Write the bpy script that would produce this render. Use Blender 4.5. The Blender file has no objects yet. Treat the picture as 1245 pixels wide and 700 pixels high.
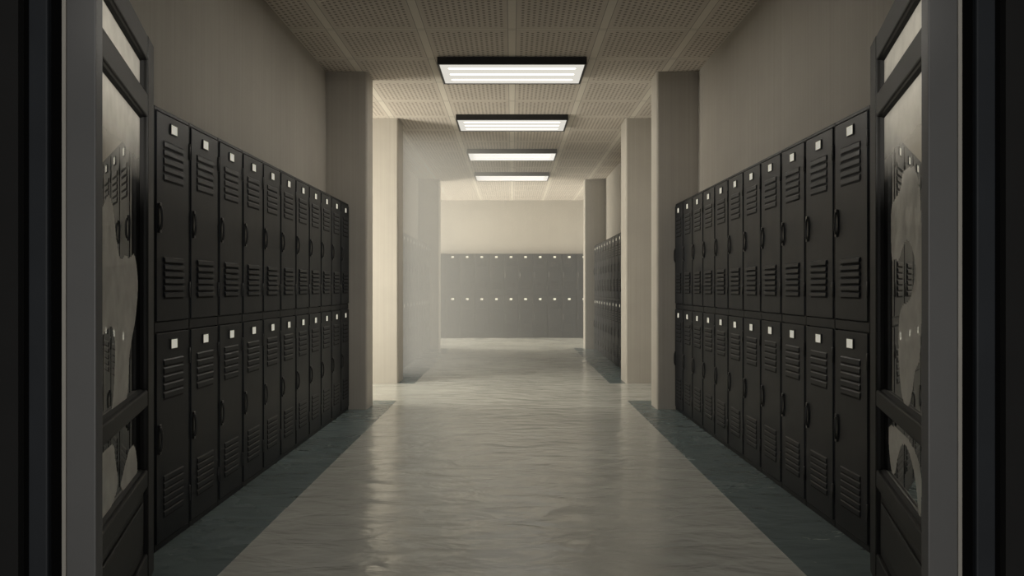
import bpy, bmesh, math, random
from mathutils import Vector, Matrix
random.seed(4)
C = bpy.context.scene.collection
R = math.radians
H_CAM = 1.085
CEIL = 1.93 + 1.085

# ------------------------------------------------------------------ helpers
def bx(bm, x0, x1, y0, y1, z0, z1, mi=0, bev=0.0, seg=2):
    r = bmesh.ops.create_cube(bm, size=1.0)
    vs = r['verts']
    for v in vs:
        v.co = Vector(((x0+x1)/2 + v.co.x*(x1-x0), (y0+y1)/2 + v.co.y*(y1-y0), (z0+z1)/2 + v.co.z*(z1-z0)))
    fs = set(f for v in vs for f in v.link_faces)
    for f in fs: f.material_index = mi
    if bev > 0:
        es = list(set(e for v in vs for e in v.link_edges))
        r2 = bmesh.ops.bevel(bm, geom=es, offset=bev, segments=seg, profile=0.5, affect='EDGES')
        for f in r2['faces']: f.material_index = mi

def prism(bm, pts, axis, a0, a1, mi=0):
    """extrude a 2-D polygon along an axis; axis 'x' -> pts are (y,z), 'y' -> (x,z), 'z' -> (x,y)"""
    def mk(p, a):
        if axis == 'x': return (a, p[0], p[1])
        if axis == 'y': return (p[0], a, p[1])
        return (p[0], p[1], a)
    A = [bm.verts.new(mk(p, a0)) for p in pts]
    B = [bm.verts.new(mk(p, a1)) for p in pts]
    n = len(pts); fs = []
    fs.append(bm.faces.new(A)); fs.append(bm.faces.new(B))
    for i in range(n):
        fs.append(bm.faces.new((A[i], A[(i+1) % n], B[(i+1) % n], B[i])))
    for f in fs: f.material_index = mi
    bmesh.ops.recalc_face_normals(bm, faces=fs)
    return fs

def tube(bm, path, r, n=8, mi=0):
    rings = []
    for i, p in enumerate(path):
        p = Vector(p)
        t = (Vector(path[min(i+1, len(path)-1)]) - Vector(path[max(i-1, 0)])).normalized()
        a = t.orthogonal().normalized() if abs(t.x) > .95 else t.cross(Vector((1, 0, 0))).normalized()
        b = t.cross(a)
        rings.append([bm.verts.new(p + a*r*math.cos(2*math.pi*k/n) + b*r*math.sin(2*math.pi*k/n)) for k in range(n)])
    fs = []
    for i in range(len(rings)-1):
        for k in range(n):
            fs.append(bm.faces.new((rings[i][k], rings[i][(k+1) % n], rings[i+1][(k+1) % n], rings[i+1][k])))
    fs.append(bm.faces.new(rings[0])); fs.append(bm.faces.new(rings[-1]))
    for f in fs: f.material_index = mi; f.smooth = True
    bmesh.ops.recalc_face_normals(bm, faces=fs)

def obj(name, bm, mats, parent=None, loc=None):
    me = bpy.data.meshes.new(name)
    bm.to_mesh(me); bm.free()
    for m in (mats if isinstance(mats, (list, tuple)) else [mats]): me.materials.append(m)
    o = bpy.data.objects.new(name, me); C.objects.link(o)
    if parent: o.parent = parent
    if loc: o.location = loc
    return o

def empty(name, loc=(0, 0, 0), rz=0):
    o = bpy.data.objects.new(name, None); C.objects.link(o)
    o.location = loc; o.rotation_euler = (0, 0, rz); o.empty_display_size = .1
    return o

def tag(o, label=None, cat=None, group=None, kind=None):
    if label: o['label'] = label
    if cat: o['category'] = cat
    if group: o['group'] = group
    if kind: o['kind'] = kind
    return o

def struct(name, bm, mats, label=None):
    o = obj(name, bm, mats); o['kind'] = 'structure'
    if label: o['label'] = label
    return o

def copy_tree(o, parent=None):
    c = o.copy(); C.objects.link(c)
    if parent: c.parent = parent
    for ch in list(o.children): copy_tree(ch, c)
    return c

# ------------------------------------------------------------------ materials
def srgb(r, g, b):
    f = lambda c: (c/255/12.92 if c/255 <= .04045 else ((c/255+.055)/1.055)**2.4)
    return (f(r), f(g), f(b), 1)

class NT:
    def __init__(s, name):
        s.m = bpy.data.materials.new(name); s.m.use_nodes = True
        s.t = s.m.node_tree; s.n = s.t.nodes; s.l = s.t.links
        s.p = s.n['Principled BSDF']
        s.out = s.n['Material Output']
    def node(s, typ, **kw):
        nd = s.n.new(typ)
        for k, v in kw.items(): setattr(nd, k, v)
        return nd
    def link(s, a, b): s.l.new(a, b)
    def math(s, op, a, b=None, c=None, clamp=False):
        nd = s.n.new('ShaderNodeMath'); nd.operation = op; nd.use_clamp = clamp
        for i, v in enumerate((a, b, c)):
            if v is None: continue
            if isinstance(v, (int, float)): nd.inputs[i].default_value = v
            else: s.l.new(v, nd.inputs[i])
        return nd.outputs[0]
    def pos(s):
        g = s.n.new('ShaderNodeNewGeometry'); return g.outputs['Position']
    def objco(s):
        g = s.n.new('ShaderNodeTexCoord'); return g.outputs['Object']
    def noise(s, co, scale, detail=4, rough=.5, sx=1, sy=1, sz=1, dist=0):
        mp = s.n.new('ShaderNodeMapping'); mp.inputs['Scale'].default_value = (sx, sy, sz)
        s.l.new(co, mp.inputs['Vector'])
        nd = s.n.new('ShaderNodeTexNoise'); nd.inputs['Scale'].default_value = scale
        nd.inputs['Detail'].default_value = detail; nd.inputs['Roughness'].default_value = rough
        nd.inputs['Distortion'].default_value = dist
        s.l.new(mp.outputs[0], nd.inputs['Vector']); return nd.outputs['Fac']
    def ramp(s, fac, stops):
        nd = s.n.new('ShaderNodeValToRGB'); e = nd.color_ramp.elements
        e[0].position, e[0].color = stops[0]; e[1].position, e[1].color = stops[-1]
        for p, c in stops[1:-1]:
            q = e.new(p); q.color = c
        s.l.new(fac, nd.inputs[0]); return nd.outputs[0]
    def bump(s, h, strength, dist=.01):
        b = s.n.new('ShaderNodeBump'); b.inputs['Strength'].default_value = strength
        b.inputs['Distance'].default_value = dist
        s.l.new(h, b.inputs['Height']); s.l.new(b.outputs[0], s.p.inputs['Normal']); return b

def g(v, t=(1, 1, 1)): return (v*t[0], v*t[1], v*t[2], 1)

def flat(name, col, rough=.5, metal=0, spec=.5, var=.15, nscale=6, emit=0):
    t = NT(name)
    n = t.noise(t.objco(), nscale, 5)
    lo = tuple(c*(1-var) for c in col[:3])+(1,); hi = tuple(min(1, c*(1+var)) for c in col[:3])+(1,)
    t.link(t.ramp(n, [(.3, lo), (.7, hi)]), t.p.inputs['Base Color'])
    t.p.inputs['Roughness'].default_value = rough; t.p.inputs['Metallic'].default_value = metal
    t.p.inputs['Specular IOR Level'].default_value = spec
    if emit:
        t.p.inputs['Emission Color'].default_value = col; t.p.inputs['Emission Strength'].default_value = emit
    return t.m

WARM = (1.0, .928, .818); WARMC = (1, .905, .80)
def wall_mat(name, alb):
    t = NT(name); co = t.pos()
    n1 = t.noise(co, 1.3, 5, .6)
    n2 = t.noise(co, 9, 3, .5, 6, 6, .06)        # faint upright roller streaks
    n3 = t.noise(co, 140, 2)
    a = t.math('ADD', t.math('MULTIPLY', n1, .6), t.math('MULTIPLY', n2, .4))
    t.link(t.ramp(a, [(.3, g(alb*.88, WARM)), (.7, g(alb*1.1, WARM))]), t.p.inputs['Base Color'])
    t.p.inputs['Roughness'].default_value = .75; t.p.inputs['Specular IOR Level'].default_value = .25
    t.bump(n3, .12, .003)
    return t.m
M_wall = wall_mat('painted_plaster', .36)
M_pillar = wall_mat('pillar_paint', .38)

def ceil_mat():
    t = NT('perforated_ceiling_tile'); co = t.pos()
    s = t.node('ShaderNodeSeparateXYZ'); t.link(co, s.inputs[0]); X, Y = s.outputs[0], s.outputs[1]
    P = .68
    # distance to the nearest tile seam
    fx = t.math('MULTIPLY', t.math('FRACT', t.math('DIVIDE', t.math('ADD', X, 6.8), P)), P)
    fy = t.math('MULTIPLY', t.math('FRACT', t.math('DIVIDE', t.math('ADD', Y, P*20-5.347), P)), P)
    dx = t.math('MINIMUM', fx, t.math('SUBTRACT', P, fx)); dy = t.math('MINIMUM', fy, t.math('SUBTRACT', P, fy))
    # staggered rows of holes
    cx, cy = .0405, .046
    ux = t.math('DIVIDE', t.math('SUBTRACT', fx, .0565), cx)
    col = t.math('FLOOR', ux)
    par = t.math('MULTIPLY', t.math('MODULO', t.math('ADD', col, 20), 2), .5)
    hx = t.math('MULTIPLY', t.math('SUBTRACT', t.math('FRACT', ux), .5), cx)
    hy = t.math('MULTIPLY', t.math('SUBTRACT', t.math('FRACT', t.math('ADD', t.math('DIVIDE', t.math('SUBTRACT', fy, .06), cy), par)), .5), cy)
    d = t.math('SQRT', t.math('ADD', t.math('MULTIPLY', hx, hx), t.math('MULTIPLY', hy, hy)))
    hole = t.math('SMOOTH_MIN', 1, t.math('DIVIDE', t.math('SUBTRACT', .0125, d), .003), .01)
    hole = t.math('MAXIMUM', hole, 0)
    inside = t.math('MULTIPLY', t.math('GREATER_THAN', dx, .052), t.math('GREATER_THAN', dy, .05))
    hole = t.math('MULTIPLY', hole, inside)
    bar = t.math('MAXIMUM', t.math('LESS_THAN', dx, .028), t.math('LESS_THAN', dy, .012))
    edge = t.math('MAXIMUM', t.math('MULTIPLY', t.math('GREATER_THAN', dx, .028), t.math('LESS_THAN', dx, .033)),
                  t.math('MULTIPLY', t.math('GREATER_THAN', dy, .012), t.math('LESS_THAN', dy, .018)))
    n = t.noise(co, 3, 4)
    base = t.ramp(n, [(.3, g(.54, WARMC)), (.7, g(.60, WARMC))])
    def mix(a, b, f):
        m = t.node('ShaderNodeMix', data_type='RGBA'); t.link(a, m.inputs[6]); m.inputs[7].default_value = b
        t.link(f, m.inputs[0]); return m.outputs[2]
    c = mix(base, g(.66, WARM), bar)
    c = mix(c, g(.32, WARM), edge)
    c = mix(c, g(.24, (1, .9, .78)), hole)
    t.link(c, t.p.inputs['Base Color'])
    t.p.inputs['Roughness'].default_value = .9; t.p.inputs['Specular IOR Level'].default_value = .1
    hgt = t.math('SUBTRACT', t.math('MULTIPLY', bar, .4), t.math('ADD', hole, edge))
    t.bump(hgt, .4, .006)
    return t.m
M_ceil = ceil_mat()

def floor_mat(name, lo, hi, tint, rough=.24, spec=.35):
    t = NT(name); co = t.pos()
    n1 = t.noise(co, 1.1, 6, .6, 1, 1.6, 1, .6)
    n2 = t.noise(co, 5, 4, .6, 1, .8, 1, .3)
    a = t.math('ADD', t.math('MULTIPLY', n1, .7), t.math('MULTIPLY', n2, .3))
    t.link(t.ramp(a, [(.32, g(lo, tint)), (.68, g(hi, tint))]), t.p.inputs['Base Color'])
    t.link(t.math('ADD', t.math('MULTIPLY', n1, .12), rough-.06), t.p.inputs['Roughness'])
    t.p.inputs['Specular IOR Level'].default_value = spec
    w1 = t.noise(co, 4.2, 3, .5, .8, 1.7, 1, .5)
    w2 = t.noise(co, 13, 2, .5, .5, 1.4, 1, .3)
    t.bump(t.math('ADD', w1, t.math('MULTIPLY', w2, .14)), .30, .06)
    return t.m
M_floor = floor_mat('wet_polished_floor', .38, .54, (.985, .985, .90), .165, .5)
M_strip = floor_mat('blue_grey_floor_border', .125, .165, (.80, 1.0, 1.01), .27, .3)

def locker_mat(name, base, rough):
    t = NT(name); co = t.objco()
    n = t.noise(co, 3.5, 5, .6); n2 = t.noise(co, 60, 3)
    t.link(t.ramp(n, [(.3, g(base*.8, (.92, 1.08, 1.38))), (.7, g(base*1.2, (.92, 1.08, 1.38)))]), t.p.inputs['Base Color'])
    t.link(t.math('ADD', t.math('MULTIPLY', n, .2), rough-.1), t.p.inputs['Roughness'])
    t.p.inputs['Specular IOR Level'].default_value = .2
    t.bump(n2, .05, .002)
    return t.m
M_lock = locker_mat('charcoal_enamel', .0098, .42)
M_lockbody = locker_mat('charcoal_enamel_frame', .008, .45)
M_slot = flat('louvre_shadow', g(.004), .9, var=0)
M_handle = flat('black_handle_metal', g(.010), .35, spec=.5)
M_plate = flat('ivory_card_glow', g(.85, (1, .98, .85)), .6, var=.03, emit=.34)  # self-glow added so the card looks brighter than its surroundings
M_plateholder = flat('card_holder', g(.03), .4)
M_door = flat('dark_grey_door_paint', g(.0058, (1, 1, 1)), .5, spec=.22, var=.12)
M_jamb = flat('grey_steel_jamb', g(.09), .5, var=.04)
M_lip = flat('caught_light_lip', g(.28, (1, .95, .85)), .6, var=.05)  # lighter colour painted for the light caught on the lip
M_black = flat('black_gasket', g(.0015), .9, spec=.05, var=0)
M_blue = flat('blue_black_casing', g(.022, (.85, .97, 1.15)), .6, spec=.2, var=.1)
M_front = flat('black_front_wall', g(.016), .8, spec=.1, var=.05)
M_fix = flat('black_fixture_housing', g(.006, (1, .9, .85)), .5, var=.05)
M_hinge = flat('dark_steel_hinge', g(.02), .4)

def emit_mat(name, col, s):
    t = NT(name)
    t.n.remove(t.p)
    e = t.node('ShaderNodeEmission'); e.inputs[0].default_value = col; e.inputs[1].default_value = s
    t.link(e.outputs[0], t.out.inputs[0]); return t.m
PANEL = .72; TUBE = 36.0
M_panel = emit_mat('light_diffuser', (1, .96, .86, 1), PANEL)
M_tube = emit_mat('glowing_tube', (1, .95, .85, 1), TUBE)

def glass_mat():
    t = NT('dusty_sheen_door_glass'); t.n.remove(t.p)
    gl = t.node('ShaderNodeBsdfGlossy'); gl.inputs['Roughness'].default_value = .015
    gl.inputs['Color'].default_value = (.98, .98, .96, 1)
    tr = t.node('ShaderNodeBsdfTransparent'); tr.inputs[0].default_value = (.75, .77, .75, 1)
    fr = t.node('ShaderNodeFresnel'); fr.inputs[0].default_value = 3.2
    mx = t.node('ShaderNodeMixShader'); t.link(t.math('MAXIMUM', fr.outputs[0], .85), mx.inputs[0])
    t.link(tr.outputs[0], mx.inputs[1]); t.link(gl.outputs[0], mx.inputs[2])
    df = t.node('ShaderNodeBsdfDiffuse'); df.inputs[0].default_value = (.85, .82, .75, 1)
    at = t.node('ShaderNodeAttribute', attribute_name='dust_and_sheen')
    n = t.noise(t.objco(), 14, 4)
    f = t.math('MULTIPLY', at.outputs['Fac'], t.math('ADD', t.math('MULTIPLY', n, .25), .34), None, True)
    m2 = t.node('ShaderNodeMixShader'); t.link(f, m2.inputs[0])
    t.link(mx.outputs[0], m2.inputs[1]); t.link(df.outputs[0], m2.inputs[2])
    t.link(m2.outputs[0], t.out.inputs[0])
    return t.m
M_glass = glass_mat()

# ------------------------------------------------------------------ room shell
XW = 1.66; CORR = 4.6
Y_FRONT = 1.79; Y1 = 6.655; Y2 = 8.13; Y3 = 12.98; Y_END = 15.76

bm = bmesh.new(); bx(bm, -CORR-.2, CORR+.2, -2.5, Y_END+.2, -.1, 0); struct('floor', bm, M_floor, 'wet polished grey concrete corridor floor')
bm = bmesh.new(); bx(bm, -CORR-.2, CORR+.2, 1.8, Y_END+.2, CEIL, CEIL+.1); struct('ceiling', bm, M_ceil, 'perforated acoustic tile ceiling')
for s, side in ((-1, 'left'), (1, 'right')):
    a, b = sorted((s*XW, s*(XW+.2))); c0, c1 = sorted((s*XW, s*CORR))
    bm = bmesh.new(); bx(bm, c0, c1, 1.80, Y1, 0, CEIL); struct('wall_'+side, bm, M_wall)
    bm = bmesh.new(); bx(bm, c0, c1, Y2, Y3, 0, CEIL); struct('wall_'+side+'_rear', bm, M_wall)
    e0, e1 = sorted((s*CORR, s*(CORR+.2)))
    bm = bmesh.new(); bx(bm, e0, e1, Y1-.1, Y_END, 0, CEIL); struct('wall_'+side+'_outer', bm, M_wall)
    # floor borders, 2 mm thick inlays
    for i, (ya, yb) in enumerate(((1.8, 6.89), (8.14, 12.93))):
        q0, q1 = sorted((s*1.112, s*XW))
        bm = bmesh.new(); bx(bm, q0, q1, ya, yb, 0, .002)
        struct('trim_%d' % (1+i+(2 if s > 0 else 0)), bm, M_strip, 'dark blue-grey floor border strip along the %s %s lockers' % ('near' if i == 0 else 'far', side))
bm = bmesh.new(); bx(bm, -CORR, CORR, Y_END, Y_END+.2, 0, CEIL); struct('wall_end', bm, M_wall)

# pillars with softened upright edges
def pillar(s, y0, y1, label):
    bm = bmesh.new()
    x0, x1 = 1.292, XW
    c = .022
    pts = [(x1, y0), (x1, y1), (x0+c, y1)]
    for k in range(1, 5):
        a = math.pi/2 + k*math.pi/2/5; pts.append((x0+c+c*math.cos(a), y1-c+c*math.sin(a)))
    pts.append((x0, y1-c)); pts.append((x0, y0+c))
    for k in range(1, 5):
        a = math.pi + k*math.pi/2/5; pts.append((x0+c+c*math.cos(a), y0+c+c*math.sin(a)))
    pts.append((x0+c, y0))
    pts = [(s*x, y) for x, y in pts]
    prism(bm, pts, 'z', 0, CEIL)
    struct('pillar', bm, M_pillar, label)
for s, side in ((-1, 'left'), (1, 'right')):
    pillar(s, 6.385, 6.655, 'beige %s pillar at the end of the near locker row' % side)
    pillar(s, 8.13, 8.50, 'beige %s pillar just beyond the first side passage' % side)
    pillar(s, 12.70, 12.98, 'beige %s pillar nearest the end wall' % side)

# front partition with the doorway the camera looks through
HEAD = 2.05
for s, side in ((-1, 'left'), (1, 'right')):
    def sb(bm, x0, x1, y0, y1, z0, z1, **k):
        q0, q1 = sorted((s*x0, s*x1)); bx(bm, q0, q1, y0, y1, z0, z1, **k)
    bm = bmesh.new(); sb(bm, 1.187, CORR, 1.72, 1.80, 0, CEIL); struct('wall_front_'+side, bm, M_front)
    n = 5 if s < 0 else 10
    bm = bmesh.new(); sb(bm, 1.0064, 1.0773, 1.729, 1.7605, 0, HEAD, bev=.0025); sb(bm, 1.042, 1.0773, 1.755, 1.7665, 0, HEAD); struct('trim_%d' % n, bm, M_jamb, 'grey steel door jamb on the %s of the doorway' % side)
    bm = bmesh.new(); sb(bm, 1.0785, 1.0880, 1.7285, 1.785, 0, HEAD, bev=.001); struct('trim_%d' % (n+1), bm, M_lip, 'thin lip painted pale as if catching light beside the %s jamb' % side)
    bm = bmesh.new(); sb(bm, 1.088, 1.1216, 1.742, 1.785, 0, HEAD); struct('trim_%d' % (n+2), bm, M_black, 'black recess beside the %s jamb' % side)
    bm = bmesh.new(); sb(bm, 1.1216, 1.168, 1.727, 1.785, 0, HEAD+.09, bev=.004); struct('trim_%d' % (n+3), bm, M_blue, 'blue-black outer casing on the %s of the doorway' % side)
    bm = bmesh.new(); sb(bm, 1.168, 1.187, 1.740, 1.785, 0, HEAD+.11); struct('trim_%d' % (n+4), bm, M_black, 'black shadow gap beside the %s casing' % side)
bm = bmesh.new(); bx(bm, -1.1216, 1.1216, 1.729, 1.785, HEAD, HEAD+.09, 0, .003); struct('trim_15', bm, M_jamb, 'grey steel head of the door frame')
bm = bmesh.new(); bx(bm, -1.187, 1.187, 1.72, 1.80, HEAD+.11, CEIL); struct('wall_front', bm, M_front)

# ------------------------------------------------------------------ doors
DUST = {
 ('L', 'mid'): [[(0.21, 1.285),(0.279, 1.317),(0.353, 1.369),(0.42, 1.332),(0.455, 1.242),(0.516, 1.168),(0.593, 1.195),(0.676, 1.185),(0.765, 1.212),(0.827, 1.114),(0.811, 1.038),(0.765, 0.961),(0.662, 0.864),(0.648, 0.728),(0.567, 0.699),(0.375, 0.688),(0.42, 0.76),(0.443, 0.86),(0.443, 0.918),(0.408, 0.978),(0.279, 0.951),(0.21, 0.937)]],
 ('L', 'low'): [[(0.21, 0.608),(0.289, 0.616),(0.426, 0.619),(0.443, 0.56),(0.503, 0.469),(0.397, 0.429),(0.289, 0.416),(0.21, 0.427)], [(0.541, 0.472),(0.607, 0.517),(0.691, 0.551),(0.765, 0.536),(0.811, 0.47),(0.811, 0.418),(0.567, 0.42),(0.516, 0.46)]],
 ('R', 'mid'): [[(0.269, 1.435),(0.541, 1.467),(0.554, 1.4),(0.72, 1.376),(0.735, 1.312),(0.72, 1.17),(0.662, 1.182),(0.593, 1.171),(0.541, 1.211),(0.472, 1.238),(0.397, 1.211),(0.353, 1.158),(0.364, 1.102),(0.443, 1.04),(0.567, 1.029),(0.607, 0.955),(0.593, 0.822),(0.554, 0.741),(0.479, 0.7),(0.455, 0.712),(0.397, 0.763),(0.364, 0.836),(0.269, 0.889)]],
 ('R', 'low'): [[(0.765, 0.625),(0.78, 0.556),(0.735, 0.457),(0.662, 0.449),(0.607, 0.539),(0.541, 0.59),(0.443, 0.59),(0.342, 0.513),(0.31, 0.419),(0.279, 0.412),(0.269, 0.618)]],
}
def inpoly(p, poly):
    x, y = p; c = False; j = len(poly)-1
    for i in range(len(poly)):
        xi, yi = poly[i]; xj, yj = poly[j]
        if (yi > y) != (yj > y) and x < (xj-xi)*(y-yi)/(yj-yi)+xi: c = not c
        j = i
    return c
def smooth_poly(poly, it=2):
    for _ in range(it):
        q = []
        for i in range(len(poly)):
            a, b = poly[i], poly[(i+1) % len(poly)]
            q.append((.75*a[0]+.25*b[0], .75*a[1]+.25*b[1])); q.append((.25*a[0]+.75*b[0], .25*a[1]+.75*b[1]))
        poly = q
    return poly
def pane(parent, side, key, u0, u1, z0, z1, sgn, yg):
    """glass pane: fine grid for dried dusty patches with soft curved edges under a painted upper sheen"""
    polys = [smooth_poly(p) for p in DUST.get((side, key), [])]
    st = .006 if polys else .05
    nu = max(2, int((u1-u0)/st)); nz = max(2, int((z1-z0)/st))
    bm = bmesh.new(); vs = []
    for j in range(nz+1):
        for i in range(nu+1):
            vs.append(bm.verts.new((u0+(u1-u0)*i/nu, yg, z0+(z1-z0)*j/nz)))
    for j in range(nz):
        for i in range(nu):
            a = j*(nu+1)+i
            bm.faces.new((vs[a], vs[a+1], vs[a+nu+2], vs[a+nu+1]))
    top = lambda z: 1.5*max(0, min(1, (z-1.46)/.22))  # paler upper glass, painted in place of the bright wall reflection
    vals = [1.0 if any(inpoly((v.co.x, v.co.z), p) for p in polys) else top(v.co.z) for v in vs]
    o = obj('glass_pane', bm, M_glass, parent)
    at = o.data.attributes.new('dust_and_sheen', 'FLOAT', 'POINT')
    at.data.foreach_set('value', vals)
    return o

def chamfer_frame(bm, u0, u1, z0, z1, yf, yb, w):
    """sloped glazing bead running round an opening, from the face yf down to the glass at yb"""
    O = [(u0, z0), (u1, z0), (u1, z1), (u0, z1)]; I = [(u0+w, z0+w), (u1-w, z0+w), (u1-w, z1-w), (u0+w, z1-w)]
    fs = []
    for i in range(4):
        j = (i+1) % 4
        fs.append(bm.faces.new([bm.verts.new((p[0], y, p[1])) for p, y in ((O[i], yf), (O[j], yf), (I[j], yb), (I[i], yb))]))
    return fs

def door(n, side):
    s = -1 if side == 'L' else 1
    ang = R(90+18.2) if side == 'L' else R(90-18.2)
    root = empty('door_%d' % n, (s*1.053, 1.784, 0), ang)
    tag(root, ('left' if s < 0 else 'right') + ' dark grey glazed double door leaf swung open into the corridor', None, None, 'structure')
    # local x runs from the hinge to the free edge; face seen by the camera at y=0
    k = -1 if side == 'L' else 1           # leaf body lies on this side of local y
    k = 1 if side == 'L' else -1
    T = .058; L = .985
    def lb(bm, u0, u1, z0, z1, y0=0, y1=T, bev=.006):
        a, b = sorted((k*y0, k*y1)); bx(bm, u0, u1, a, b, z0, z1, 0, bev)
    Z0, Z1 = .008, 2.004
    ST = .125
    bm = bmesh.new(); lb(bm, 0, ST, Z0, Z1); obj('stile', bm, M_door, root)
    bm = bmesh.new(); lb(bm, L-ST, L, Z0, Z1); obj('stile', bm, M_door, root)
    for z0, z1, nm in ((1.912, Z1, 'top_rail'), (1.705, 1.790, 'rail'), (.655, .715, 'rail'), (.36, .425, 'rail'), (Z0, .12, 'bottom_rail')):
        bm = bmesh.new(); lb(bm, ST-.004, L-ST+.004, z0, z1, .002, T-.002); obj(nm, bm, M_door, root)
    yg = k*.028
    for key, z0, z1 in (('top', 1.790, 1.912), ('mid', .715, 1.705), ('low', .425, .655)):
        bm = bmesh.new()
        for y0, y1 in ((.012, .027), (T-.012, .029)):
            chamfer_frame(bm, ST-.002, L-ST+.002, z0-.002, z1+.002, k*y0, k*y1, .008)
        obj('glazing_bead', bm, M_door, root)
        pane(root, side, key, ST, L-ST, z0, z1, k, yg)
    bm = bmesh.new(); lb(bm, ST-.004, L-ST+.004, .118, .362, .016, T-.016, 0)
    lb(bm, ST+.04, L-ST-.04, .16, .32, .009, .017, .006)
    obj('lower_panel', bm, M_door, root)
    for z in (.25, 1.0, 1.75):
        bm = bmesh.new(); tube(bm, [(-.002, -k*.008, z-.05), (-.002, -k*.008, z+.05)], .008, 10); obj('hinge', bm, M_hinge, root)
door(1, 'L'); door(2, 'R')

# ------------------------------------------------------------------ lockers
LW = .317; LH = 1.83; LD = .198; TIER = .915
def louver(bm, zt, x0, x1, h, y=0.0, out=.0045):
    # pressed-out slat: flush along its top, standing proud over a dark slot along its bottom
    prism(bm, [(y, zt), (y-out*.8, zt-h*.2), (y-out, zt-h*.75), (y-out, zt-h*.85), (y, zt-h*.8)], 'x', x0, x1, 0)
    bx(bm, x0, x1, y-.0012, y+.001, zt-h*1.14, zt-h*.8, 1)

def make_door(root, z):
    bm = bmesh.new()
    x0, x1 = -.146, .146; za, zb = z+.030, z+.895; yf = -.005
    bx(bm, x0, x1, yf, .012, za, zb, 0, .003)
    for i in range(5): louver(bm, z+.784-i*.0345, -.088, .088, .029, yf)
    for i in range(6): louver(bm, z+.298-i*.0295, -.088, .088, .026, yf, .008 if z > .5 else .0045)
    d = obj('door', bm, [M_lock, M_slot], root)
    # recessed pull: backplate, curved grip, two end bosses
    bm = bmesh.new(); hx = -.126
    bx(bm, hx-.013, hx+.013, yf-.003, yf+.001, z+.398, z+.516, 0, .0014, 1)
    path = [(hx, yf-.002, z+.408)]
    for k in range(9):
        a = k/8; path.append((hx+.004*math.sin(a*math.pi), yf-.007-.004*math.sin(a*math.pi)**.6, z+.410+.092*a))
    path.append((hx, yf-.002, z+.506))
    tube(bm, path, .0055, 8)
    bx(bm, hx-.010, hx+.010, yf-.008, yf, z+.506, z+.519, 0, .002, 1)
    bx(bm, hx-.010, hx+.010, yf-.008, yf, z+.395, z+.408, 0, .002, 1)
    obj('handle', bm, M_handle, d)
    bm = bmesh.new()
    bx(bm, -.028, .028, yf-.0035, yf+.001, z+.825, z+.863, 0)
    for a in ((-.031, .031, z+.863, z+.866), (-.031, .031, z+.822, z+.825), (-.031, -.028, z+.822, z+.866), (.028, .031, z+.822, z+.866)):
        bx(bm, a[0], a[1], yf-.005, yf+.001, a[2], a[3], 1)
    o = obj('number_plate', bm, [M_plate, M_plateholder], d); o['label'] = 'small ivory card in a black holder'
    for zz in (.16, .78):
        bm = bmesh.new(); tube(bm, [(.1495, yf-.001, z+zz-.035), (.1495, yf-.001, z+zz+.035)], .0048, 8); obj('hinge', bm, M_hinge, d)

def make_locker():
    root = empty('locker')
    bm = bmesh.new(); h = LW/2-.0005
    bx(bm, -h, h, .012, LD, 0, LH)
    for z0, z1 in ((0, .026), (.899, .941), (1.814, LH)): bx(bm, -h, h, 0, .013, z0, z1, 0, .002, 1)
    for a, b in ((-h, -.1495), (.1495, h)): bx(bm, a, b, 0, .013, 0, LH, 0, .002, 1)
    obj('cabinet', bm, M_lockbody, root)
    make_door(root, 0); make_door(root, TIER)
    return root
proto = make_locker(); used = [False]
ORD = ['', 'first', 'second', 'third', 'fourth', 'fifth', 'sixth', 'seventh', 'eighth', 'ninth', 'tenth', 'eleventh', 'twelfth', 'thirteenth']
def place(x, y, rz, label, group):
    o = proto if not used[0] else copy_tree(proto)
    used[0] = True
    o.location = (x, y, .0025 if abs(rz) > .1 else 0); o.rotation_euler = (0, 0, rz)
    tag(o, label, 'locker', group)
for s, side in ((-1, 'left'), (1, 'right')):
    for k in range(11):
        lab = ('black two-door locker beside the open %s door, nearest of the near %s row' % (side, side) if k == 0 else
               'black two-door locker against the first %s pillar, last of the near %s row' % (side, side) if k == 10 else
               'black two-door locker in the near %s row, %s from the open door' % (side, ORD[k+1]))
        place(s*1.46, 2.918+LW*(k+.5), R(90)*(-s), lab, 'lockers in the near %s row' % side)
    for k in range(13):
        m = 13-k
        hz = 'haze-veiled' if s < 0 else 'dark'
        lab = ('%s two-door locker in the far %s row, right against the last %s pillar' % (hz, side, side) if m == 1 else
               '%s two-door locker in the far %s row, %s counted back from the last pillar' % (hz, side, ORD[m]))
        place(s*1.46, 8.54+LW*(k+.5), R(90)*(-s), lab, 'lockers in the far %s row' % side)
for k in range(-2, 11):
    lab = ('grey two-door locker on the end wall, %s from the left pillar' % ORD[k+1] if 0 <= k <= 8 else
           'grey two-door locker on the end wall, half cut off by the right pillar' if k == 9 else
           'grey two-door locker on the end wall, hidden behind the %s pillar' % ('left' if k < 0 else 'right'))
    if k == -2: lab = 'grey two-door locker on the end wall, outermost behind the left pillar'
    place(-1.291+LW*k, 15.56, 0, lab, 'lockers along the end wall')

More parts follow.
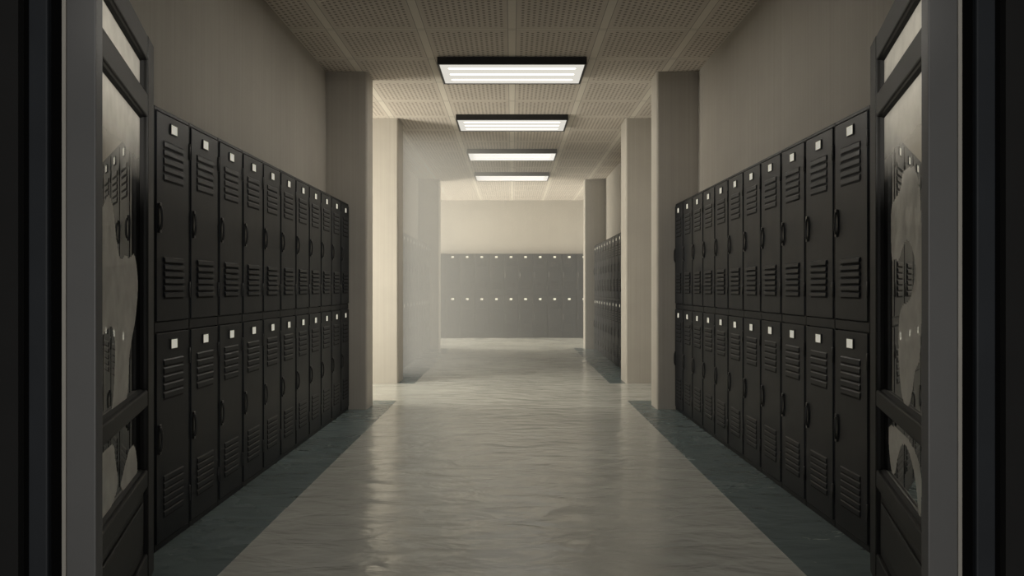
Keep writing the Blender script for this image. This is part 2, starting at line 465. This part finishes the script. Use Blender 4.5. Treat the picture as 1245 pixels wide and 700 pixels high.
# ------------------------------------------------------------------ ceiling lights
M_even = emit_mat('even_light_diffuser', (1, .96, .88, 1), .95)
M_even_tube = emit_mat('even_light_tube', (1, .96, .87, 1), 1.6)
def make_light(even=False):
    root = empty('ceiling_light')
    W, D, T = 1.25, .59, .062
    bm = bmesh.new(); w, d = W/2, D/2; f = .016
    bx(bm, -w, w, -d, d, -.02, 0)
    for a in ((-w, w, -d, -d+f), (-w, w, d-f, d), (-w, -w+f, -d+f, d-f), (w-f, w, -d+f, d-f)):
        bx(bm, a[0], a[1], a[2], a[3], -T, -.02)
    obj('housing', bm, M_fix, root)
    bm = bmesh.new(); bx(bm, -w+f, w-f, -d+f, d-f, -T+.004, -.021); obj('diffuser', bm, M_even if even else M_panel, root)
    for i in (-1, 0, 1):
        bm = bmesh.new(); pts = []
        r = .020; l = .545
        for k in range(9): a = -math.pi/2+k*math.pi/8; pts.append((l-r+r*math.cos(a), i*.165+r*math.sin(a)))
        for k in range(9): a = math.pi/2+k*math.pi/8; pts.append((-l+r+r*math.cos(a), i*.165+r*math.sin(a)))
        prism(bm, pts, 'z', -T+.0015, -T+.0045)
        obj('light_tube', bm, M_even_tube if even else M_tube, root)
    return root
L0 = make_light(); L1 = make_light(True)
labs = ['black-framed three-tube ceiling light overhead, just above the frame edge',
        'nearest and largest black-framed three-tube ceiling light, between the first pillars',
        'second black-framed three-tube ceiling light, between the second pillars',
        'third ceiling light down the corridor, glowing evenly white',
        'farthest and smallest ceiling light, just before the last pillars']
for i, y in enumerate((3.99, 5.975, 7.955, 9.935, 11.93)):
    o = L0 if i == 0 else L1 if i == 3 else copy_tree(L0 if i < 3 else L1)
    o.location = (0, y+.295, CEIL)
    tag(o, labs[i], 'ceiling light', 'ceiling lights along the corridor')

# ------------------------------------------------------------------ haze drifting from the left side passages
def haze():
    m = bpy.data.materials.new('self_glowing_haze'); m.use_nodes = True
    t = m.node_tree; t.nodes.clear()
    out = t.nodes.new('ShaderNodeOutputMaterial')
    v = t.nodes.new('ShaderNodeVolumePrincipled')
    v.inputs['Color'].default_value = (1, .97, .88, 1)
    v.inputs['Anisotropy'].default_value = .0
    tc = t.nodes.new('ShaderNodeNewGeometry'); sp = t.nodes.new('ShaderNodeSeparateXYZ')
    t.links.new(tc.outputs['Position'], sp.inputs[0])
    mr = t.nodes.new('ShaderNodeMapRange'); mr.interpolation_type = 'SMOOTHSTEP'
    mr.inputs[1].default_value = -1.35; mr.inputs[2].default_value = .8; mr.interpolation_type = 'LINEAR'
    mr.inputs[3].default_value = 1; mr.inputs[4].default_value = 0
    t.links.new(sp.outputs[0], mr.inputs[0])
    my = t.nodes.new('ShaderNodeMapRange'); my.interpolation_type = 'SMOOTHSTEP'
    my.inputs[1].default_value = 8.5; my.inputs[2].default_value = 11.2
    my.inputs[3].default_value = 1; my.inputs[4].default_value = 0.02
    t.links.new(sp.outputs[1], my.inputs[0])
    pw = t.nodes.new('ShaderNodeMath'); pw.operation = 'POWER'; pw.inputs[1].default_value = 2.2
    t.links.new(mr.outputs[0], pw.inputs[0])
    p1 = t.nodes.new('ShaderNodeMath'); p1.operation = 'MULTIPLY'
    t.links.new(pw.outputs[0], p1.inputs[0]); t.links.new(my.outputs[0], p1.inputs[1])
    p2 = t.nodes.new('ShaderNodeMath'); p2.operation = 'MULTIPLY_ADD'
    p2.inputs[1].default_value = HAZE; p2.inputs[2].default_value = HAZE_BASE
    t.links.new(p1.outputs[0], p2.inputs[0])
    mr = p2
    t.links.new(mr.outputs[0], v.inputs['Density'])
    v.inputs['Emission Color'].default_value = (1, .96, .85, 1)
    em = t.nodes.new('ShaderNodeMath'); em.operation = 'MULTIPLY'; em.inputs[1].default_value = HAZE_EM  # self-glow added to brighten the haze beyond its scattering
    t.links.new(mr.outputs[0], em.inputs[0]); t.links.new(em.outputs[0], v.inputs['Emission Strength'])
    t.links.new(v.outputs[0], out.inputs['Volume'])
    bm = bmesh.new(); bx(bm, -1.42, 1.285, 8.51, 12.69, .01, CEIL-.07)
    o = obj('haze', bm, m)
    tag(o, 'pale haze hanging along the left side of the far corridor', 'haze', None, 'stuff')
HAZE = .75; HAZE_BASE = .045; HAZE_EM = .29
haze()

# ------------------------------------------------------------------ lights
def area(name, loc, rot, sx, sy, power, col, spread=180):
    l = bpy.data.lights.new(name, 'AREA'); l.shape = 'RECTANGLE'; l.size = sx; l.size_y = sy
    l.energy = power; l.color = col; l.spread = R(spread)
    o = bpy.data.objects.new(name, l); C.objects.link(o); o.location = loc; o.rotation_euler = rot
    return o
WL = (1, .95, .82)
# unseen area lamps inside the passages, standing in for light arriving from the sides
area('side_passage_fill_left', (-3.3, Y1+.40, 1.45), (R(90), 0, R(-62)), .9, 2.5, 88, WL, 125)
area('side_passage_fill_right', (3.0, (Y1+Y2)/2, 1.5), (0, R(90), 0), 2.4, 1.2, 7, WL, 130)
area('end_passage_fill_left', (-3.4, (Y3+Y_END)/2, 1.5), (0, R(-90), 0), 2.4, 2.2, 210, WL, 140)
area('end_passage_fill_right', (3.4, (Y3+Y_END)/2, 1.5), (0, R(90), 0), 2.4, 2.2, 65, WL, 140)
# unseen fill lamp added behind the camera for jambs and near corridor
area('front_room_fill', (0, -2.3, 1.1), (R(96), 0, 0), 3.0, 2.0, 80, (1, .97, .92))

# two unseen spots added to brighten the upper panes, aimed crosswise through the doorway
for sx in (-1, 1):
    l = bpy.data.lights.new('pane_fill_spot', 'SPOT'); l.energy = 560; l.color = (1, .95, .85)
    l.spot_size = R(11); l.spot_blend = .7; l.shadow_soft_size = .05
    o = bpy.data.objects.new('pane_fill_spot', l); C.objects.link(o)
    o.location = (-sx*2.0, -.3, 1.70)
    o.rotation_euler = (Vector((sx*1.235, 2.30, 1.76))-o.location).to_track_quat('-Z', 'Y').to_euler()

w = bpy.data.worlds.new('World'); bpy.context.scene.world = w; w.use_nodes = True
w.node_tree.nodes['Background'].inputs[0].default_value = (.9, .95, 1, 1)
w.node_tree.nodes['Background'].inputs[1].default_value = .004

# ------------------------------------------------------------------ camera and view
cam = bpy.data.cameras.new('camera'); co = bpy.data.objects.new('camera', cam); C.objects.link(co)
co.location = (0, 0, H_CAM); co.rotation_euler = (R(90), 0, 0)
cam.sensor_width = 36; cam.lens = 870/1245*36; cam.clip_start = .05
sc = bpy.context.scene; sc.camera = co
sc.view_settings.view_transform = 'Standard'; sc.view_settings.look = 'None'
sc.view_settings.exposure = 0; sc.view_settings.gamma = 1
sc.cycles.use_denoising = True
sc.cycles.max_bounces = 10; sc.cycles.diffuse_bounces = 6; sc.cycles.glossy_bounces = 5
sc.cycles.volume_bounces = 1; sc.cycles.sample_clamp_indirect = 1.5; sc.cycles.sample_clamp_direct = 2.0
sc.cycles.caustics_reflective = False; sc.cycles.caustics_refractive = False
